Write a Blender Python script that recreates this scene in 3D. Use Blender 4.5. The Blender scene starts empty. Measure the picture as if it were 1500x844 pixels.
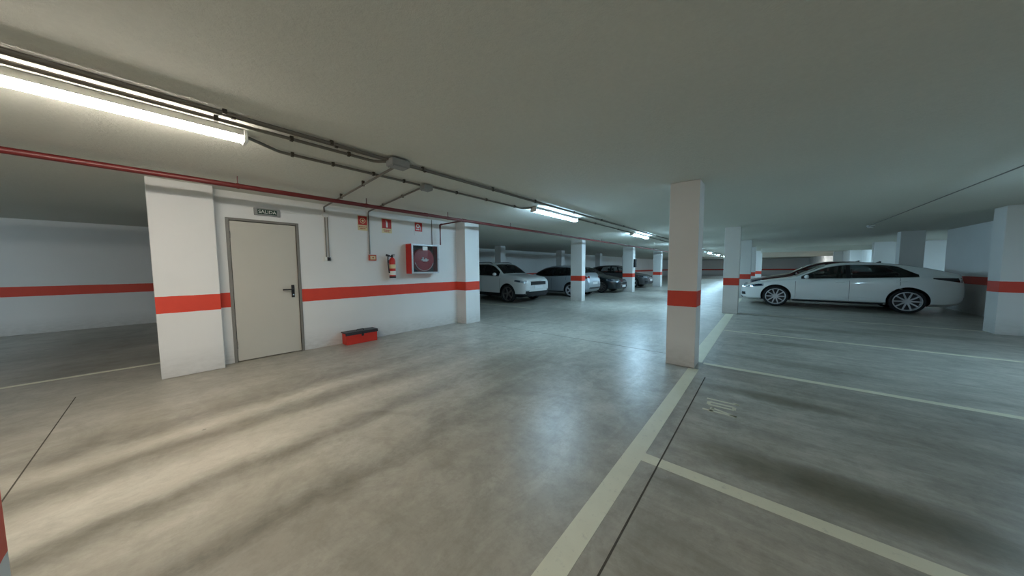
import bpy, bmesh, math, random
from mathutils import Vector, Matrix
random.seed(4)
PI = math.pi
COL = bpy.context.scene.collection
H = 2.46          # ceiling height
EYE = 1.34

# ------------------------------------------------------------------ helpers
def link(name, me, mats, parent=None):
    o = bpy.data.objects.new(name, me)
    COL.objects.link(o)
    for m in (mats if isinstance(mats, (list, tuple)) else [mats]):
        me.materials.append(m)
    if parent: o.parent = parent
    return o

def obj(name, bm, mats, parent=None, smooth=False):
    me = bpy.data.meshes.new(name)
    bmesh.ops.recalc_face_normals(bm, faces=bm.faces)
    if smooth:
        for f in bm.faces: f.smooth = True
        for e in bm.edges:
            if len(e.link_faces) == 2 and e.calc_face_angle(0) > 0.6: e.smooth = False
    bm.to_mesh(me); bm.free()
    return link(name, me, mats, parent)

def empty(name, loc=(0, 0, 0), rz=0):
    o = bpy.data.objects.new(name, None)
    COL.objects.link(o); o.location = loc; o.rotation_euler = (0, 0, rz)
    o.empty_display_size = .1
    return o

def tag(o, label, cat, group=None):
    o['label'] = label; o['category'] = cat
    if group: o['group'] = group
    return o

def structure(o):
    o['kind'] = 'structure'; return o

def box(bm, x0, x1, y0, y1, z0, z1, bev=0, mi=0):
    r = bmesh.ops.create_cube(bm, size=1)
    vs = r['verts']
    bmesh.ops.scale(bm, vec=(x1-x0, y1-y0, z1-z0), verts=vs)
    bmesh.ops.translate(bm, vec=((x0+x1)/2, (y0+y1)/2, (z0+z1)/2), verts=vs)
    fs = set(f for v in vs for f in v.link_faces)
    for f in fs: f.material_index = mi
    if bev:
        es = list(set(e for v in vs for e in v.link_edges))
        bmesh.ops.bevel(bm, geom=es, offset=bev, segments=2, affect='EDGES', profile=.5)
    return bm

def B(x0, x1, y0, y1, z0, z1, bev=0):
    return box(bmesh.new(), x0, x1, y0, y1, z0, z1, bev)

def tube(bm, pts, r, n=10, cap=True):
    pts = [Vector(p) for p in pts]
    rings = []
    up = Vector((0, 0, 1))
    for i, p in enumerate(pts):
        if i == 0: d = pts[1]-p
        elif i == len(pts)-1: d = p-pts[i-1]
        else: d = (pts[i+1]-p).normalized()+(p-pts[i-1]).normalized()
        d.normalize()
        a = d.cross(up)
        if a.length < 1e-3: a = d.cross(Vector((0, 1, 0)))
        a.normalize(); b = d.cross(a)
        k = 1.0
        if 0 < i < len(pts)-1:
            c = (pts[i+1]-p).normalized().dot((p-pts[i-1]).normalized())
            k = 1/max(.5, math.sqrt((1+c)/2))
        rr = r[i] if isinstance(r, (list, tuple)) else r
        rings.append([bm.verts.new(p+(a*math.cos(t)+b*math.sin(t))*rr) for t in [2*PI*j/n for j in range(n)]])
    for i in range(len(rings)-1):
        for j in range(n):
            bm.faces.new((rings[i][j], rings[i][(j+1) % n], rings[i+1][(j+1) % n], rings[i+1][j]))
    if cap:
        bm.faces.new(rings[0]); bm.faces.new(rings[-1][::-1])
    return bm

def T(pts, r, n=10): return tube(bmesh.new(), pts, r, n)

def bend(pts, rad=.06, seg=4):
    """round the corners of a polyline"""
    pts = [Vector(p) for p in pts]; out = [pts[0]]
    for i in range(1, len(pts)-1):
        p = pts[i]; a = (pts[i-1]-p); b = (pts[i+1]-p)
        r = min(rad, a.length*.45, b.length*.45)
        a = p+a.normalized()*r; b = p+b.normalized()*r
        for k in range(seg+1):
            t = k/seg
            out.append(a*(1-t)**2+p*2*t*(1-t)+b*t*t)
    out.append(pts[-1]); return out

def lathe(bm, prof, n=32, axis='Z', mi=0, close=True):
    """prof: (r, h) list, revolved around an axis"""
    rings = []
    for r, h in prof:
        ring = []
        for j in range(n):
            t = 2*PI*j/n; c, s = r*math.cos(t), r*math.sin(t)
            ring.append(bm.verts.new({'Z': (c, s, h), 'Y': (c, h, s), 'X': (h, c, s)}[axis]))
        rings.append(ring)
    fs = []
    for i in range(len(rings)-1):
        for j in range(n):
            fs.append(bm.faces.new((rings[i][j], rings[i][(j+1) % n], rings[i+1][(j+1) % n], rings[i+1][j])))
    if close:
        if prof[0][0] > 1e-6: fs.append(bm.faces.new(rings[0]))
        if prof[-1][0] > 1e-6: fs.append(bm.faces.new(rings[-1][::-1]))
    for f in fs: f.material_index = mi
    return bm

def prism(bm, poly, d, thick):
    """poly: 3D points of a flat outline, extruded by vector d*thick"""
    d = Vector(d)*thick
    a = [bm.verts.new(Vector(p)) for p in poly]; b = [bm.verts.new(Vector(p)+d) for p in poly]
    n = len(a)
    bm.faces.new(a); bm.faces.new(b[::-1])
    for i in range(n): bm.faces.new((a[i], a[(i+1) % n], b[(i+1) % n], b[i]))
    return bm

def word(name, text, size, mat, parent, mtx, depth=.0015, sx=1.0):
    cu = bpy.data.curves.new(name, 'FONT'); cu.body = text; cu.size = size; cu.extrude = depth
    cu.align_x = 'CENTER'; cu.align_y = 'CENTER'
    t = bpy.data.objects.new(name, cu); COL.objects.link(t)
    bpy.context.view_layer.update()
    me = bpy.data.meshes.new_from_object(t.evaluated_get(bpy.context.evaluated_depsgraph_get()))
    bpy.data.objects.remove(t)
    me.transform(mtx @ Matrix.Diagonal((sx, 1, 1, 1)))
    me.materials.clear()
    o = link(name, me, mat, parent); return o

# ------------------------------------------------------------------ materials
def srgb(r, g, b):
    f = lambda c: (c/255/12.92) if c/255 <= .04045 else ((c/255+.055)/1.055)**2.4
    return (f(r), f(g), f(b), 1)

class N:
    def __init__(s, name):
        s.m = bpy.data.materials.new(name); s.m.use_nodes = True
        s.t = s.m.node_tree; s.n = s.t.nodes; s.l = s.t.links
        s.b = s.n['Principled BSDF']; s.out = s.n['Material Output']
    def add(s, t, **k):
        x = s.n.new(t)
        for a, b in k.items(): setattr(x, a, b)
        return x
    def put(s, sock, v):
        if hasattr(v, 'is_output') or isinstance(v, bpy.types.NodeSocket): s.l.new(v, sock)
        else: sock.default_value = v
    def math(s, op, a, b=None, c=None, clamp=False):
        x = s.add('ShaderNodeMath', operation=op, use_clamp=clamp)
        s.put(x.inputs[0], a)
        if b is not None: s.put(x.inputs[1], b)
        if c is not None: s.put(x.inputs[2], c)
        return x.outputs[0]
    def mix(s, f, a, b, mode='MIX'):
        x = s.add('ShaderNodeMix', data_type='RGBA', blend_type=mode)
        s.put(x.inputs[0], f); s.put(x.inputs[6], a); s.put(x.inputs[7], b)
        return x.outputs[2]
    def noise(s, vec, scale, detail=4, rough=.55, dist=0):
        x = s.add('ShaderNodeTexNoise')
        if vec is not None: s.l.new(vec, x.inputs['Vector'])
        x.inputs['Scale'].default_value = scale; x.inputs['Detail'].default_value = detail
        x.inputs['Roughness'].default_value = rough; x.inputs['Distortion'].default_value = dist
        return x.outputs['Fac']
    def pos(s): return s.add('ShaderNodeNewGeometry').outputs['Position']
    def obj(s): return s.add('ShaderNodeTexCoord').outputs['Object']
    def mapv(s, v, scale=(1, 1, 1), loc=(0, 0, 0)):
        x = s.add('ShaderNodeMapping'); s.l.new(v, x.inputs[0])
        x.inputs['Scale'].default_value = scale; x.inputs['Location'].default_value = loc
        return x.outputs[0]
    def ramp(s, f, stops, interp='LINEAR'):
        x = s.add('ShaderNodeValToRGB'); s.l.new(f, x.inputs[0]); cr = x.color_ramp; cr.interpolation = interp
        while len(cr.elements) < len(stops): cr.elements.new(.5)
        for e, (p, c) in zip(cr.elements, stops):
            e.position = p; e.color = c if len(c) == 4 else (*c, 1)
        return x.outputs[0]
    def bump(s, h, strength=.2, dist=.01):
        x = s.add('ShaderNodeBump'); x.inputs['Strength'].default_value = strength
        x.inputs['Distance'].default_value = dist; s.l.new(h, x.inputs['Height'])
        s.l.new(x.outputs[0], s.b.inputs['Normal'])
    def set(s, **k):
        for a, v in k.items(): s.put(s.b.inputs[a.replace('_', ' ')], v)
        return s.m

def simple(name, col, rough=.5, metal=0, var=.06, scale=30, coat=0, bump=0):
    n = N(name); p = n.obj()
    f = n.noise(p, scale)
    c2 = tuple(c*(1-var*3) for c in col[:3])+(1,)
    n.set(Base_Color=n.mix(f, c2, tuple(min(1, c*(1+var)) for c in col[:3])+(1,)), Roughness=rough, Metallic=metal)
    if coat: n.b.inputs['Coat Weight'].default_value = coat
    if bump: n.bump(f, bump, .003)
    return n.m

RED = srgb(205, 62, 38)
def painted():
    n = N('white_paint_red_band'); p = n.pos()
    sep = n.add('ShaderNodeSeparateXYZ'); n.l.new(p, sep.inputs[0]); z = sep.outputs[2]
    wob = n.noise(n.mapv(p, (3, 3, 3)), 4)
    zz = n.math('MULTIPLY_ADD', wob, .008, z)
    a = n.math('GREATER_THAN', zz, .819); b = n.math('LESS_THAN', zz, 1.029)
    band = n.math('MULTIPLY', a, b)
    big = n.noise(p, .8, 5); fine = n.noise(p, 55, 3)
    wht = n.mix(big, srgb(205, 204, 200), srgb(224, 223, 220))
    # dust and scuffs near the floor
    low = n.math('SUBTRACT', 1, n.math('DIVIDE', z, .35), clamp=True)
    sc = n.math('MULTIPLY', low, n.noise(n.mapv(p, (3, 3, 9)), 3, 6))
    wht = n.mix(n.math('MULTIPLY', sc, .6), wht, srgb(120, 115, 105))
    red = n.mix(n.noise(p, 6, 5), srgb(196, 52, 32), srgb(214, 66, 40))
    n.set(Base_Color=n.mix(band, wht, red), Roughness=n.math('SUBTRACT', .62, n.math('MULTIPLY', band, .12)))
    n.bump(n.math('ADD', n.math('MULTIPLY', fine, .5), n.noise(p, 14, 2)), .12, .01)
    return n.m

def ceiling_mat():
    n = N('rough_plaster_ceiling'); p = n.pos()
    big = n.noise(p, .35, 6); fine = n.noise(p, 38, 5, .7)
    c = n.mix(big, srgb(207, 206, 194), srgb(223, 222, 210))
    c = n.mix(n.math('MULTIPLY', fine, .35), c, srgb(158, 158, 152))
    n.set(Base_Color=c, Roughness=.9)
    n.bump(fine, .4, .015)
    return n.m

def floor_mat():
    n = N('polished_concrete'); p = n.pos()
    sep = n.add('ShaderNodeSeparateXYZ'); n.l.new(p, sep.inputs[0]); x, y = sep.outputs[0], sep.outputs[1]
    big = n.noise(p, .45, 7, .62); mid = n.noise(p, 2.6, 6, .65, .6); fine = n.noise(p, 45, 4, .7)
    base = n.mix(n.ramp(big, [(.3, (0, 0, 0)), (.7, (1, 1, 1))]), srgb(138, 135, 126), srgb(178, 174, 163))
    base = n.mix(n.ramp(mid, [(.35, (0, 0, 0)), (.7, (.6, .6, .6))]), base, srgb(118, 116, 108))
    base = n.mix(n.math('MULTIPLY', fine, .4), base, srgb(192, 187, 175))
    brush = n.noise(n.mapv(p, (2.6, .9, 1)), 1.5, 8, .75, .8); brush2 = n.noise(n.mapv(p, (.9, 3.6, 1)), 1.5, 8, .75, .6)
    isbay = n.math('GREATER_THAN', x, -.5)
    br_ = n.mix(isbay, brush, brush2)
    base = n.mix(n.ramp(br_, [(.45, (0, 0, 0)), (.68, (.45, .45, .45))]), base, srgb(206, 202, 190))
    base = n.mix(n.ramp(n.noise(p, 9, 9, .8), [(.46, (0, 0, 0)), (.64, (.42, .42, .42))]), base, srgb(112, 108, 98))
    base = n.mix(n.ramp(n.noise(p, 1.1, 8, .75, 1.2), [(.5, (0, 0, 0)), (.68, (.5, .5, .5))]), base, srgb(104, 101, 92))
    # wavering pale and dark strips along the aisle, fading out along their length
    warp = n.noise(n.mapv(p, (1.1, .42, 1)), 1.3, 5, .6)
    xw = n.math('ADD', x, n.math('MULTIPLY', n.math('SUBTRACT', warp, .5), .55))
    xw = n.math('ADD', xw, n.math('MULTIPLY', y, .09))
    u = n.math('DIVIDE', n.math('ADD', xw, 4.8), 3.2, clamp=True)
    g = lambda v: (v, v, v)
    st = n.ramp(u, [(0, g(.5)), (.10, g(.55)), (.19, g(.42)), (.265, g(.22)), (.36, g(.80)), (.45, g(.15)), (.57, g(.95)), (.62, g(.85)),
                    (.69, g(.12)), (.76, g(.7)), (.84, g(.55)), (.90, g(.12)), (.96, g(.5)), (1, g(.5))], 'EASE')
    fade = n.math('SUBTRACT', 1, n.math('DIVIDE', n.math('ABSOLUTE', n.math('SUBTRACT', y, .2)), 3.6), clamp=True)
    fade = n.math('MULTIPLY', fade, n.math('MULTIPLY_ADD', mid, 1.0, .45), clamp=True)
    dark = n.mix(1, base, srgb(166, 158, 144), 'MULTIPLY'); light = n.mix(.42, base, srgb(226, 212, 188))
    striped = n.mix(st, dark, light)
    base = n.mix(n.math('MULTIPLY', fade, .9), base, striped)
    # fine tyre scuffs across the bays
    scf = n.noise(n.mapv(p, (.5, 5, 1)), 1.6, 6, .65)
    inbay = n.math('GREATER_THAN', x, -.5)
    scv = n.math('MULTIPLY', inbay, n.ramp(scf, [(.45, g(0)), (.7, g(1))]))
    base = n.mix(n.math('MULTIPLY', scv, .3), base, srgb(92, 90, 80))
    # tyre dirt left where wheels stop: (x, y, rx, ry, amount)
    for cx, cy, rx, ry, am in ((.15, 3.93, .75, .15, .62), (.38, 2.52, .85, .24, .75), (1.6, 3.6, 1.2, .2, .3), (.2, 5.5, .8, .2, .4), (.3, 6.9, .9, .2, .45),
                               (1.2, 8.9, 1.3, .3, .5), (.4, 8.3, .8, .2, .4), (2.4, 9.4, 1.3, .3, .5), (.3, 1.3, .9, .2, .25), (2.2, 13.4, 2.4, .5, .6),
                               (-9, -.9, 2.5, .8, .5), (-7.3, .2, 1.0, 1.8, .4), (-8, 8.9, 1.8, .5, .5), (-8, 12.9, 1.8, .8, .5), (-1.7, 5.6, .5, .9, .25), (-2.6, 3.2, .6, .8, .22)):
        dx = n.math('DIVIDE', n.math('SUBTRACT', x, cx), rx); dy = n.math('DIVIDE', n.math('SUBTRACT', y, cy), ry)
        d = n.math('ADD', n.math('MULTIPLY', dx, dx), n.math('MULTIPLY', dy, dy))
        d = n.math('ADD', d, n.math('MULTIPLY', n.math('SUBTRACT', warp, .5), 1.6))
        k = n.math('SUBTRACT', 1, d, clamp=True)
        base = n.mix(n.math('MULTIPLY', k, am), base, srgb(74, 67, 42))
    sp = n.add('ShaderNodeTexVoronoi'); sp.inputs['Scale'].default_value = 1.7; n.l.new(p, sp.inputs[0])
    spot = n.math('LESS_THAN', sp.outputs['Distance'], .022)
    base = n.mix(n.math('MULTIPLY', spot, .5), base, srgb(60, 56, 50))
    rough = n.math('ADD', .26, n.math('MULTIPLY', mid, .22))
    n.set(Base_Color=base, Roughness=rough)
    n.b.inputs['Specular IOR Level'].default_value = .4
    n.bump(n.math('ADD', n.math('MULTIPLY', fine, .3), mid), .06, .01)
    return n.m

def line_mat():
    n = N('worn_cream_floor_paint'); p = n.pos()
    w = n.ramp(n.noise(p, 26, 6, .7), [(.30, (1, 1, 1)), (.42, (0, 0, 0))])
    c = n.mix(n.noise(p, 5, 4), srgb(200, 196, 172), srgb(218, 214, 190))
    n.set(Base_Color=n.mix(n.math('MULTIPLY', w, .45), c, srgb(160, 156, 144)), Roughness=.45)
    return n.m

def emit(name, col, s):
    n = N(name); n.b.inputs['Base Color'].default_value = (.8, .8, .8, 1)
    n.b.inputs['Emission Color'].default_value = (*col, 1); n.b.inputs['Emission Strength'].default_value = s
    return n.m

def glass_mat(name, tint, gl=.12):
    n = N(name); n.n.remove(n.b)
    tr = n.add('ShaderNodeBsdfTransparent'); tr.inputs[0].default_value = tint
    g = n.add('ShaderNodeBsdfGlossy'); g.inputs['Roughness'].default_value = .03; g.inputs[0].default_value = (.9, .95, 1, 1)
    fr = n.add('ShaderNodeFresnel'); fr.inputs[0].default_value = 1.5
    mx = n.add('ShaderNodeMixShader')
    n.l.new(n.math('ADD', fr.outputs[0], gl*.3), mx.inputs[0]); n.l.new(tr.outputs[0], mx.inputs[1]); n.l.new(g.outputs[0], mx.inputs[2])
    n.l.new(mx.outputs[0], n.out.inputs[0])
    return n.m

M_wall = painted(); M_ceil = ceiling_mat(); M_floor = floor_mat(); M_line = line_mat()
M_joint = simple('dark_joint_filler', srgb(74, 68, 58), .9)
M_black = simple('black_plastic', srgb(22, 22, 24), .45)
M_rubber = simple('tyre_rubber', srgb(26, 26, 27), .8, bump=.3)
M_alloy = simple('alloy_wheel', srgb(190, 192, 196), .35, .3, .05)
M_alloyd = simple('dark_alloy_wheel', srgb(110, 106, 102), .35, .4, .05)
M_chrome = simple('chrome_trim', srgb(215, 218, 222), .12, 1, .02)
M_zinc = simple('zinc_conduit', srgb(118, 112, 102), .45, .35)
M_redpipe = simple('red_pipe_paint', srgb(100, 28, 27), .4, 0, .08)
M_redpaint = simple('red_gloss_enamel', srgb(196, 36, 28), .35, 0, .05)
M_redbox = simple('red_sand_box_paint', srgb(200, 44, 26), .5, 0, .08, 12)
M_lid = simple('dark_grey_lid', srgb(48, 44, 48), .5)
M_door = simple('cream_grey_door_paint', srgb(184, 180, 168), .5, 0, .02, 3)
M_frame = simple('door_frame_paint', srgb(120, 117, 110), .5)
M_white = simple('white_plastic', srgb(222, 221, 215), .5)
M_grey = simple('grey_plastic', srgb(138, 138, 134), .5)
M_lgrey = simple('light_grey_frame', srgb(186, 190, 192), .35, .2)
M_green = simple('exit_sign_green', srgb(10, 52, 36), .4)
M_cream = simple('photoluminescent_cream', srgb(214, 196, 150), .5)
M_signred = simple('sign_red', srgb(178, 34, 26), .45)
M_amber = simple('alarm_point_red', srgb(186, 70, 40), .45)
M_dial = simple('cabinet_dark_inside', srgb(52, 56, 62), .5)
M_hose = simple('hose_reel_red', srgb(190, 40, 52), .4)
M_seat = simple('car_seat_cloth', srgb(40, 38, 38), .9)
M_glass = glass_mat('tinted_car_glass', (.50, .54, .54, 1))
M_clear = glass_mat('clear_pane', (.93, .95, .95, 1))
M_lens = simple('headlamp_lens', srgb(205, 215, 225), .08, .6, .15, 14)
M_lensd = simple('headlamp_dark_lens', srgb(38, 52, 76), .08, .4, .3, 14)
M_tail = simple('tail_lamp_red', srgb(120, 12, 14), .15)
M_taild = simple('smoked_tail_lamp', srgb(28, 10, 12), .12)
M_plate = simple('number_plate_white', srgb(225, 228, 228), .4)
def paint(name, col, metal=.0): 
    m = simple(name, col, .3, metal, .01, 2, coat=.8); return m
M_cwhite = paint('white_car_paint', srgb(226, 230, 228))
M_cwhite2 = paint('white_suv_paint', srgb(212, 214, 212))
M_csilver = paint('silver_blue_car_paint', srgb(158, 166, 172), .3)
M_cnavy = paint('dark_green_black_car_paint', srgb(24, 36, 42), .3)
M_cgrey = paint('dark_grey_car_paint', srgb(84, 84, 86), .3)
M_cred = paint('dark_burgundy_car_paint', srgb(70, 22, 26), .2)

# ------------------------------------------------------------------ shell
Y0, Y1 = -9.0, 56.0
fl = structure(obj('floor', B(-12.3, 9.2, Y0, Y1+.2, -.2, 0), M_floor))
ce = structure(obj('ceiling', B(-12.3, 9.2, Y0, Y1+.2, H, H+.2), M_ceil))
structure(obj('wall_far_left', B(-12.2, -12.0, Y0, Y1, 0, H), M_wall))
structure(obj('wall_far', B(-12.2, 9, Y1, Y1+.2, 0, H), M_wall))
structure(obj('wall_back', B(-12.2, 9, Y0-.2, Y0, 0, H), M_wall))
structure(obj('wall_right', B(4.38, 4.6, Y0, 16.2, 0, H), M_wall))
structure(obj('wall_right_recess', B(8.6, 8.8, 16.2, 22.4, 0, H), M_wall))
structure(obj('wall_right_return', B(4.6, 8.8, 16.0, 16.2, 0, H), M_wall))
structure(obj('wall_right_niche', B(4.7, 8.8, 22.4, 22.6, 0, H), M_wall))
structure(obj('wall_right_distant', B(4.5, 4.7, 22.4, Y1, 0, H), M_wall))
# stair core with the door: front wall with an opening
DX = -5.79
bm = bmesh.new()
Dy0, Dy1, Dz = .585, 1.445, 2.09
box(bm, DX-.22, DX, .3, Dy0, 0, H); box(bm, DX-.22, DX, Dy1, 4.9, 0, H); box(bm, DX-.22, DX, Dy0, Dy1, Dz, H)
structure(obj('wall_left', bm, M_wall))
structure(obj('wall_left_side', B(-8.6, DX-.22, .05, .25, 0, H), M_wall))
structure(obj('wall_left_end', B(-8.6, DX-.22, 4.72, 4.9, 0, H), M_wall))
structure(obj('wall_left_rear', B(-8.8, -8.6, .05, 4.9, 0, H), M_wall))
# skirting shadow gap line at the core wall
# door
dr = structure(empty('door_1', (DX, Dy0, 0)))
bm = bmesh.new()
for a in ((0, .035, 0, Dz), (Dy1-Dy0-.035, Dy1-Dy0, 0, Dz)): box(bm, -.10, .012, a[0], a[1], a[2], a[3], .003)
box(bm, -.10, .012, .035, Dy1-Dy0-.035, Dz-.035, Dz, .003)
obj('door_frame', bm, M_frame, dr)
leaf = obj('door_leaf', B(-.055, -.008, .042, Dy1-Dy0-.042, .012, Dz-.043, .003), M_door, dr)
hp = obj('handle_plate', B(-.010, .004, .722, .762, .90, 1.10, .003), M_black, leaf)
obj('door_handle', T(bend([(.002, .742, 1.03), (.055, .742, 1.03), (.055, .60, 1.03)], .02), .011), M_black, leaf, True)
obj('door_lock', lathe(bmesh.new(), [(.0, 0), (.012, 0), (.012, .012), (.0, .014)], 14, 'X'), M_chrome, leaf).location = (.003, .742, .94)
for z in (.25, 1.85): obj('hinge', T([(.008, .038, z-.05), (.008, .038, z+.05)], .008, 8), M_frame, dr)


structure(obj('trim_1', B(-.2, 4.5, 24.0, 24.3, 2.20, H), M_ceil))
structure(obj('trim_2', B(-.2, 4.5, 36.0, 36.3, 2.20, H), M_ceil))
# floor markings (parts of the floor)
def fline(name, x0, x1, y0, y1, m=None, z=.0015):
    return obj(name, B(x0, x1, y0, y1, -.01, z), m or M_line, fl)
fline('parking_line', -.725, -.605, Y0, 4.46)
fline('parking_line', -.80, -.62, 4.82, 10.40); fline('parking_line', -.85, -.68, 10.8, 15.8)
for y, x0, h_ in ((2.13, -.605, .05), (4.80, -.60, .045), (7.62, -.64, .035), (10.68, -.45, .03)): fline('parking_line', x0, 4.3, y-h_, y+h_)
fline('parking_line', -.605, 4.3, -.55, -.45)
for y in (16.3, 13.2+.4): fline('parking_line', -.3, 4.3, y+.05, y+.13) if y > 15 else None
fline('parking_line', -6.70, -6.62, Y0, -.12)
for y in (5.3, 7.9, 11.15, 13.4, 16.4): fline('parking_line', -11.0, -5.9, y-.04, y+.04)
fline('expansion_joint', -.506, -.497, Y0, 4.2, M_joint, .0016)
fline('expansion_joint', -5.55, -1.5, -.697, -.690, M_joint, .0016)
fline('expansion_joint', -5.45, -1.1, 5.0, 5.008, M_joint, .0012)
# painted bay number 104, read from the aisle
def digit(strokes, y0, nm='bay_number'):
    # local (u right, v up) -> world x = v, y = -u
    bm = bmesh.new()
    for (u0, v0, u1, v1) in strokes:
        d = Vector((v1-v0, -(u1-u0), 0)); L = d.length; d.normalize(); s = Vector((-d.y, d.x, 0))*.015
        a = Vector((-.40+v0, y0-u0, .0016)); b = Vector((-.40+v1, y0-u1, .0016))
        prism(bm, [a-s, b-s, b+s, a+s], (0, 0, -1), .01)
    obj(nm, bm, M_line, fl)
digit([(.03, 0, .03, .26), (.03, .26, -.0, .22)], 3.56)
digit([(0, .03, 0, .23), (.07, .03, .07, .23), (0, .03, .07, .03), (0, .23, .07, .23)], 3.45)
digit([(.07, 0, .07, .26), (.0, .07, .07, .26), (-.01, .07, .1, .07)], 3.31)

# ------------------------------------------------------------------ columns
def column(x0, x1, y0, y1, label, bev=.008, name='concrete_column'):
    cx, cy = (x0+x1)/2, (y0+y1)/2
    o = obj(name, B(x0-cx, x1-cx, y0-cy, y1-cy, 0, H, bev), M_wall)
    o.location = (cx, cy, 0)
    return tag(o, label, 'column', 'square concrete columns painted white with a red band')
column(-1.01, -.66, 4.48, 4.82, 'large square column with red band in the foreground, standing at the end of the cream line')
column(-.90, -.54, 10.44, 10.75, 'square column with red band directly in front of the nose of the white saloon')
column(-.82, -.44, 16.0, 16.3, 'square column with red band just behind the front of the white saloon')
column(-.78, -.40, 21.6, 21.9, 'column second behind the nose of the white saloon, half hidden')
column(-.62, -.16, 27.5, 27.9, 'bright distant column seen over the bonnet of the white saloon')
column(-6.02, -5.60, -.10, .47, 'wide white pillar with orange red band left of the metal door')
column(-5.98, -5.46, 4.68, 5.14, 'pillar with red band at the far end of the door wall, beside the hose cabinet')
column(-6.05, -5.55, 10.80, 11.10, 'column with red band standing in front of the silver hatchback')
column(-6.00, -5.46, 16.5, 16.9, 'column with red band carrying the black wall box, right of the dark saloon')
column(-5.95, -5.45, 22.2, 22.6, 'distant column just left of the large foreground column')
column(-5.95, -5.45, 28.0, 28.4, 'far column of the left aisle row, behind the one left of the foreground column')
column(-10.25, -9.85, 10.70, 11.05, 'column behind the white SUV against the far left wall')
column(-10.25, -9.85, 16.4, 16.8, 'column seen just left of the red banded column in front of the silver hatchback')
column(-10.25, -9.85, 22.2, 22.6, 'column in the back row above the dark saloon')
column(-10.25, -9.85, 28.0, 28.4, 'most distant column of the back row, left of the column with the black box')
column(3.44, 4.40, 10.38, 10.80, 'wide column with bright left face and red band at the right edge of the picture')
column(3.36, 3.86, 15.75, 16.1, 'column rising behind the rear window of the white saloon')
column(3.92, 4.5, 21.9, 22.3, 'column beyond the boot of the white saloon, next to the niche')
column(4.02, 4.5, 27.8, 28.2, 'distant column on the right wall above the roof of the white saloon')
column(4.02, 4.5, 33.6, 34.0, 'farthest column on the right wall above the roof of the white saloon')
column(-1.075, -.72, -.57, -.2215, 'column cut by the left edge of the picture at the bottom corner')

# ------------------------------------------------------------------ lamps
def lamp(yc, col, s, label, L=1.60, x=-3.25):
    t = empty('ceiling_lamp', (x, yc, H)); tag(t, label, 'lamp', 'linear fluorescent ceiling lamps over the aisle')
    obj('housing', B(-.052, .052, -L/2, L/2, -.050, 0, .004), M_grey, t)
    bm = bmesh.new()
    prof = [(-.050, -.050), (-.050, -.066), (-.042, -.080), (-.02, -.088), (.02, -.088), (.042, -.080), (.050, -.066), (.050, -.050)]
    prism(bm, [(a, -L/2+.02, b) for a, b in prof], (0, 1, 0), L-.04)
    obj('diffuser', bm, emit('lamp_glow', col, s), t)
    for sgn in (-1, 1):
        y = sgn*(L/2-.01)
        obj('end_cap', B(-.062, .062, y-.012, y+.012, -.092, -.002, .004), M_white, t)
    return t
WARM = (1, .93, .83); COOL = (.46, .76, 1); MID = (.93, .97, 1)
S = 34
lamps = [(-.31, WARM, S*.92, 'long lit fluorescent lamp at the upper left, nearest the camera'),
         (5.22, COOL, S*1.05, 'lit fluorescent lamp in the middle, right of the junction boxes'),
         (10.5, COOL, S*1.9, 'third lit lamp along the aisle, left of the large foreground column'),
         (15.9, COOL, S*1.9, 'fourth lamp down the aisle, a short bright sliver'),
         (21.3, COOL, S*1.9, 'fifth lamp down the aisle, far away'),
         (26.7, COOL, S*1.9, 'sixth lamp down the aisle, seen by the right edge of the foreground column'),
         (32.1, COOL, S*1.9, 'seventh lamp down the aisle, a tiny bright dash'),
         (37.5, COOL, S*1.9, 'eighth lamp down the aisle, near the far wall'),
         (-5.8, MID, S, 'lamp behind the camera, outside the picture')]
for y, c, s, lb in lamps: lamp(y, c, s, lb)
lamp(-2.2, MID, S, 'added fill lamp over the parking bays behind the camera, outside the picture', x=2.0)  # added lamp, never in view, to brighten floor and ceiling on the right
lamp(19.0, COOL, S*1.6, 'added fill lamp inside the side niche on the right, hidden behind a column', x=7.2)  # added out of sight to brighten the far right walls
lamp(25.2, COOL, S*1.5, 'added fill lamp hidden behind the first ceiling beam above the white saloon', x=2.2)  # added lamp tucked behind the beam as fill for the right side
lamp(37.2, MID, S*1.5, 'added fill lamp hidden behind the second ceiling beam above the white saloon', x=2.2)  # another added fill lamp, kept out of sight by the second beam
lamp(42, MID, S*2, 'added fill lamp near the far end wall on the right', x=2.2)  # added to brighten the far end; the beam hides it
lamp(48, COOL, S*2, 'lamp near the far end wall over the aisle')
lamp(6.3, COOL, S*.9, 'added fill lamp over the right hand bays, outside the picture', x=3.3)  # invented fitting past the frame edge, fills the dark right bays
lamp(-4.8, COOL, S*1.0, 'added fill lamp in the left parking area, outside the picture', x=-9.0)  # unseen added lamp, throws cool fill on the far left wall
lamp(-5.0, MID, S, 'added fill lamp over the far bays behind the camera, outside the picture', x=2.0)  # second added fill lamp over the bays, out of view

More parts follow.
